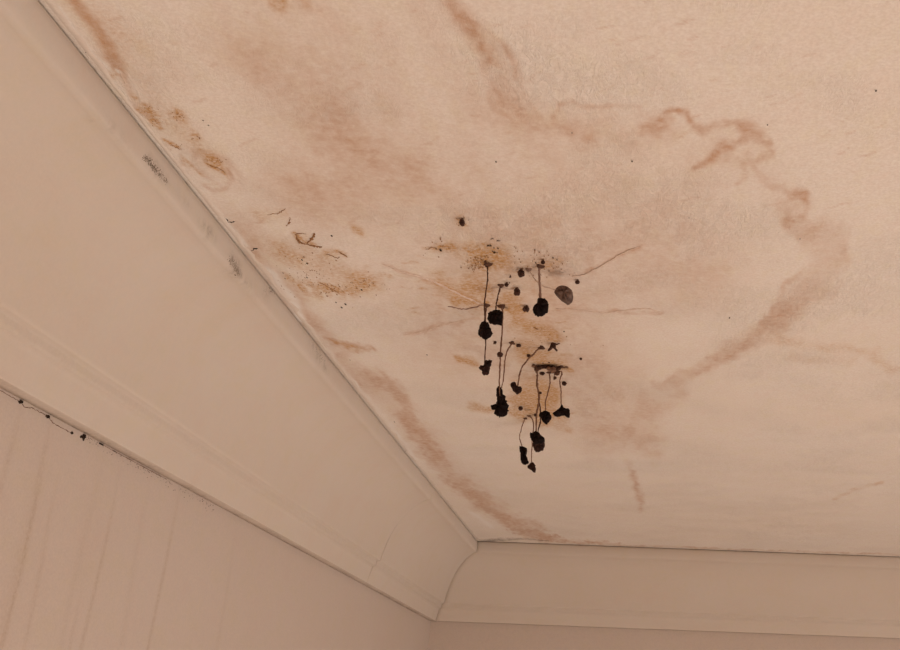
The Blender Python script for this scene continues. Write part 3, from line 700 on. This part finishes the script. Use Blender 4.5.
flat_strand('fungal_thread', [(556, 309), (580, 310.6), (604, 312.6), (624, 310.4), (644, 309), (662, 312.4)], 1.8, M_STRAND, 'pinkish thread on the ceiling running level right of the round black cap', 'thread', SG)
flat_strand('fungal_thread', [(448, 306.4), (458, 308.6), (470, 309), (483, 304.6)], 1.5, M_STEMP, 'short brown thread curving into the foot of the leftmost stems', 'thread', SG)
flat_strand('fungal_thread', [(537, 384.4), (544, 383.8), (550, 381.6), (554, 378.6)], 1.0, M_STEM, 'thin brown thread crossing between two stems under the dark crust', 'thread', SG)
flat_strand('fungal_thread', [(497, 304), (493, 290), (498, 288), (507, 289), (514, 290)], .9, M_STRAND, 'faint short thread beside the short curved stem of the blocky cap', 'thread', SG)
HG = 'dark curled fibres stuck to the ceiling'
for pts, w, lab in (([(226.6, 218.6), (228.6, 221.6), (232, 221.8), (235.4, 221.6)], 1.3, 'black hooked fibre on the ceiling edge above the grey mould patches'),
                    ([(252, 251), (254.4, 248.6), (256.4, 248.2), (258.4, 249)], 1.7, 'black fibre on the ceiling edge near the dark mould patch on the cornice'),
                    ([(290.2, 217.4), (289.6, 221), (288.4, 224), (286, 225.6)], 1.0, 'brown curled fibre above the branching rust-brown mark'),
                    ([(267, 215), (273, 214), (279, 213), (285, 209)], .8, 'thin brown wavy fibre left of the curled one'),
                    ([(338.6, 252), (342, 254), (345.6, 255.6), (347, 257)], 1.2, 'dark rust fibre right of the branching mark in the ochre field'),
                    ([(326, 254), (331, 255.6), (337, 258), (340, 257)], 1.0, 'rust fibre in the middle of the ochre field'),
                    ([(320, 282.4), (328, 287), (334, 290), (340, 294)], 1.0, 'rust fibre low in the ochre field beside the brown dots'),
                    ([(427, 249.4), (432, 247.6), (436, 248.2)], .9, 'small brown fibre beside a dark dot left of the cluster'),
                    ([(534, 327.4), (536, 328.6), (538, 329)], 1.6, 'short dark fibre on bare ceiling below the brown knob'),
                    ([(492.6, 252), (495, 252.6), (498, 252.4)], 1.0, 'short black dash, lowest of the dashes above the upper cluster'),
                    ([(487, 246.4), (489, 245.8), (491.6, 246)], .9, 'short black dash, leftmost of the dashes above the upper cluster'),
                    ([(490.6, 239.4), (493.4, 238.6)], .9, 'short black dash, topmost of the dashes above the upper cluster'),
                    ([(496.6, 241), (500, 241)], .7, 'short black dash, rightmost of the dashes above the upper cluster'),
                    ([(534.4, 252.6), (535.6, 249.4)], 1.0, 'short upright dark dash above the straight pale stem'),
                    ([(171, 144), (176, 147.4), (181, 149)], .9, 'rust fibre on an ochre spot close to the cornice'),
                    ([(207, 164), (213, 166.4), (219, 168), (225, 173)], 1.2, 'rust fibre across the brightest orange spot near the cornice')):
    flat_strand('fibre', pts, w * .85, M_BLACK if 'black' in lab else M_RUST, lab, 'fibre', HG, .55)
# the branching mark
B = on_ceiling(306.5, 243.6)
root = thing('branching_mark', (B[0], B[1], CEIL), 'branching rust-brown root-like mark on the ochre field near the cornice', 'mould')
for pts, w in (([(296, 235), (298.6, 240), (302, 243), (306.5, 244)], 1.5), ([(306.5, 244), (310, 240.4), (313.4, 236), (314.6, 233.4)], 1.5), ([(306.5, 244), (312, 245.6), (317, 246.4), (321.6, 246.8)], 1.3), ([(295, 234), (300, 233.4), (306, 234)], .7)):
    o = flat_strand('branch', pts, w, M_RUST, 'x', 'x', None, .4); del o['label'], o['category']
    o.parent = root; o.location = tuple(np.array(o.location) - np.array([B[0], B[1], CEIL]))

# ------------------------------------------------------------------ mould specks
def dome(V, Fc, P, n, t1, t2, r1, r2, h):
    k = len(V); N = 6
    for j in range(N):
        a = 2 * math.pi * j / N
        V.append(P + t1 * math.cos(a) * r1 + t2 * math.sin(a) * r2 - n * h * .3)
    V.append(P + n * h)
    for j in range(N): Fc.append((k + j, k + (j + 1) % N, k + N))
def ceiling_specks(name, L, mat, label, cat, kind='stuff'):
    V = []; Fc = []; n = np.array([0, 0, -1.0])
    for x, y, r1 in L:
        P = on_ceiling(x, y); sx, sy = ceil_scale(x, y)
        dome(V, Fc, P, n, np.array([1.0, 0, 0]), np.array([0, -1.0, 0]), r1 * sx, r1 * min(sy, 3 * sx), r1 * sx * .35)
    o = obj(name, V, Fc, mat, None, True, kind); return tag(o, label, cat)
r = np.random.RandomState(11)
L = [(86, 52.5, 1.1), (203, 120.5, .8), (208.5, 125.5, .9), (496, 162, 1.0), (572, 133, .8), (632, 161.5, 1.1), (876, 91, 1.2), (767.5, 125, .9), (729.5, 318, 1.0), (416.4, 467, 1.2), (406, 451, 1.0), (394.5, 422, .9),
     (440.6, 250.5, 1.6), (436, 249, .8), (498, 248.6, 1.0), (494, 248, .8), (331.6, 236, 1.2), (427, 355, .8), (509.6, 283, .8), (564, 331.6, .9), (535.6, 263, .8), (553, 258, 1.0), (557, 260, .8), (549, 271, .7), (560, 372, .9), (575, 428, .8),
     (302, 260, 1.1), (307, 263.6, 1.2), (304, 257, .8), (341.6, 307.6, 1.2), (345.4, 304.4, 1.3), (336, 302.6, .9), (283, 273, .9), (285, 278.6, .9), (307, 277.6, 1.1), (361.6, 290, 1.1), (689, 218, .6), (800, 239, .7), (350, 360, .7)]
DOTS = [(x, y, q * .8) for x, y, q in L]
L = []
for k in range(150):
    c = [(310, 265, 40, 22), (335, 285, 42, 16), (365, 285, 26, 10), (300, 280, 18, 14), (330, 290, 16, 8)][r.randint(5)]
    L.append((c[0] + r.randn() * c[2] * .5, c[1] + r.randn() * c[3] * .5, .35 + .4 * r.rand() ** 2))
for k in range(60): L.append((478 + r.randn() * 8, 263 + r.randn() * 4, .4 + .4 * r.rand()))
for k in range(70): L.append((550 + r.randn() * 10, 367 + r.randn() * 5, .4 + .5 * r.rand()))
for k in range(50): L.append((536 + r.randn() * 16, 262 + r.randn() * 7, .35 + .35 * r.rand()))
for k in range(40): L.append((538 + r.randn() * 14, 408 + r.randn() * 10, .35 + .4 * r.rand()))
for k in range(34): L.append((540 + r.randn() * 22, 345 + r.randn() * 7, .4 + .4 * r.rand()))
for (x, y, q, m) in ((150, 111, 4, 14), (178, 116, 4, 14), (213, 162, 4, 18), (157, 123, 3, 9), (175, 146, 4, 10), (197, 138, 3, 7), (440, 249, 8, 14), (462, 223, 4, 16)):
    for k in range(m): L.append((x + r.randn() * q, y + r.randn() * q * .7, .35 + .4 * r.rand()))
o = ceiling_specks('mould_speckle', L + DOTS, M_RUST, 'fine rust-brown and black speckle of mould over the stained ceiling', 'mould')
o.data.materials.append(M_BLACK); o.data.polygons.foreach_set('material_index', [0] * (6 * len(L)) + [1] * (6 * len(DOTS)))

# mould patches on the left cornice
def mould_patch(line, spread, count, size, label, mat=None, seed=0):
    rr = np.random.RandomState(seed); V = []; Fc = []; pts = catmull(line, 8, False) if len(line) > 1 else np.array(line, float)
    P0 = cornice_hit(*pts[0])[0]
    for k in range(count):
        q = pts[rr.randint(len(pts))] + rr.randn(2) * spread
        P, n, tg = cornice_hit(q[0], q[1]); sc = mpp(P); s = size * (.5 + rr.rand())
        dome(V, Fc, P - P0, n, np.array([0, 1.0, 0]), tg, s * sc * 1.6, s * sc, s * sc * .25)
    o = obj('mould_patch', V, Fc, mat or M_MOULD); o.location = tuple(P0)
    return tag(o, label, 'mould', 'grey mould patches on the left cornice')
mould_patch([(145, 157), (152, 166), (157, 172), (166, 182)], (1.3, 1.6), 300, .55, 'dark grey streak of mould highest up on the cornice below its lip', None, 1)
mould_patch([(203, 226), (208, 233), (213, 239)], (2.0, 2.2), 130, .4, 'faint grey smear of mould on the cornice between the two darker patches', None, 2)
mould_patch([(231, 259), (236, 267), (240, 275)], (1.7, 1.9), 330, .6, 'dark grey-green mould patch on the middle of the cornice lip', None, 3)
mould_patch([(263, 294), (269, 292), (272, 289)], (1.8, 1.8), 60, .4, 'thin faint mould smear on the cornice just below the darkest patch', None, 4)
mould_patch([(311, 346), (318, 356), (325, 366)], (1.8, 2.2), 130, .4, 'faint grey mould smear on the cornice nearest the room corner', None, 5)

# crack and black clumps on the wall under the cornice
def wall_pt(x, y):
    P = on_leftwall(x, y, XW); P[2] = min(P[2], CEIL - .1775); return P
V = []; 
def wall_crack(pts, w, label):
    p = catmull(pts, 6, False); rr = np.random.RandomState(abs(int(pts[0][0])) + 3)
    p = p + rr.randn(*p.shape) * .35
    path = [wall_pt(*q) for q in p]; sc = mpp(path[0]); org = path[0]
    V, Fc = tube(path, [max(.0002, sc * w * .5 * (.25 + .7 * rr.rand())) for _ in path], org, 6)
    o = obj('wall_crack', V, Fc, M_STEM); o.location = tuple(org); return tag(o, label, 'crack', 'cracks in the wall under the cornice')
wall_crack([(-8, 386), (8, 395), (16, 399.5), (19, 401)], 1.0, 'dark crack on the left wall under the cornice at the very left edge')
wall_crack([(22, 404), (27, 408), (33, 408.6), (40, 412.6), (47, 416)], 1.2, 'dark crack on the left wall between the first and second black clumps')
wall_crack([(48, 418), (56, 424.6), (64, 429), (72, 433)], 1.2, 'dark crack on the left wall between the second and third black clumps')
wall_crack([(103, 440), (118, 448), (134, 456), (150, 464), (168, 474)], 1.0, 'thin dark crack along the cornice foot right of the last black clump')
def clump(x, y, rx, ry, rot, label, seed):
    rx *= 1.35; ry *= 1.35; rr = np.random.RandomState(seed); P0 = wall_pt(x, y); sc = mpp(P0); V = []; Fc = []
    for k in range(26):
        a, b = rr.randn(2) * .32; c, s = math.cos(rot), math.sin(rot)
        P = wall_pt(x + c * a * rx - s * b * ry, y + s * a * rx + c * b * ry)
        dome(V, Fc, P - P0, np.array([1.0, 0, 0]), np.array([0, 1.0, 0]), np.array([0, 0, 1.0]), sc * ry * .9, sc * ry * .5, sc * ry * (.3 + .3 * rr.rand()))
    o = obj('mould_clump', V, Fc, M_BLACK); o.location = tuple(P0); tag(o, label, 'mould', 'black mould clumps on the wall under the cornice')
clump(21, 401.5, 1.6, 2.2, .4, 'black mould clump on the left wall, leftmost along the crack under the cornice', 1)
clump(48, 417, 2.0, 1.6, .4, 'small black mould clump on the left wall, second along the crack', 2)
clump(72, 433, 1.4, 1.2, .4, 'smallest black mould clump at the right end of the second crack', 3)
clump(83, 436.8, 2.8, 2.2, .5, 'largest black mould clump on the left wall, third of the big ones', 4)
clump(101, 442.2, 1.9, 1.7, .2, 'black mould clump on the left wall, rightmost of the big ones', 5)
clump(115, 450.4, 1.4, 1.0, .2, 'faint dark mould clump on the left wall right of all the black ones', 6)
V = []; Fc = []
for k in range(150):
    x = 85 + r.rand() ** 1.3 * 130; y = 434 + (x - 85) * .553 + abs(r.randn()) * 3.5; P = wall_pt(x, y); s = mpp(P) * (.3 + .45 * r.rand())
    dome(V, Fc, P, np.array([1.0, 0, 0]), np.array([0, 1.0, 0]), np.array([0, 0, 1.0]), s * 1.6, s, s * .3)
tag(obj('mould_speckle', V, Fc, M_STEMD, None, True, 'stuff'), 'fine dark speckle of mould on the left wall along the cornice foot', 'mould')
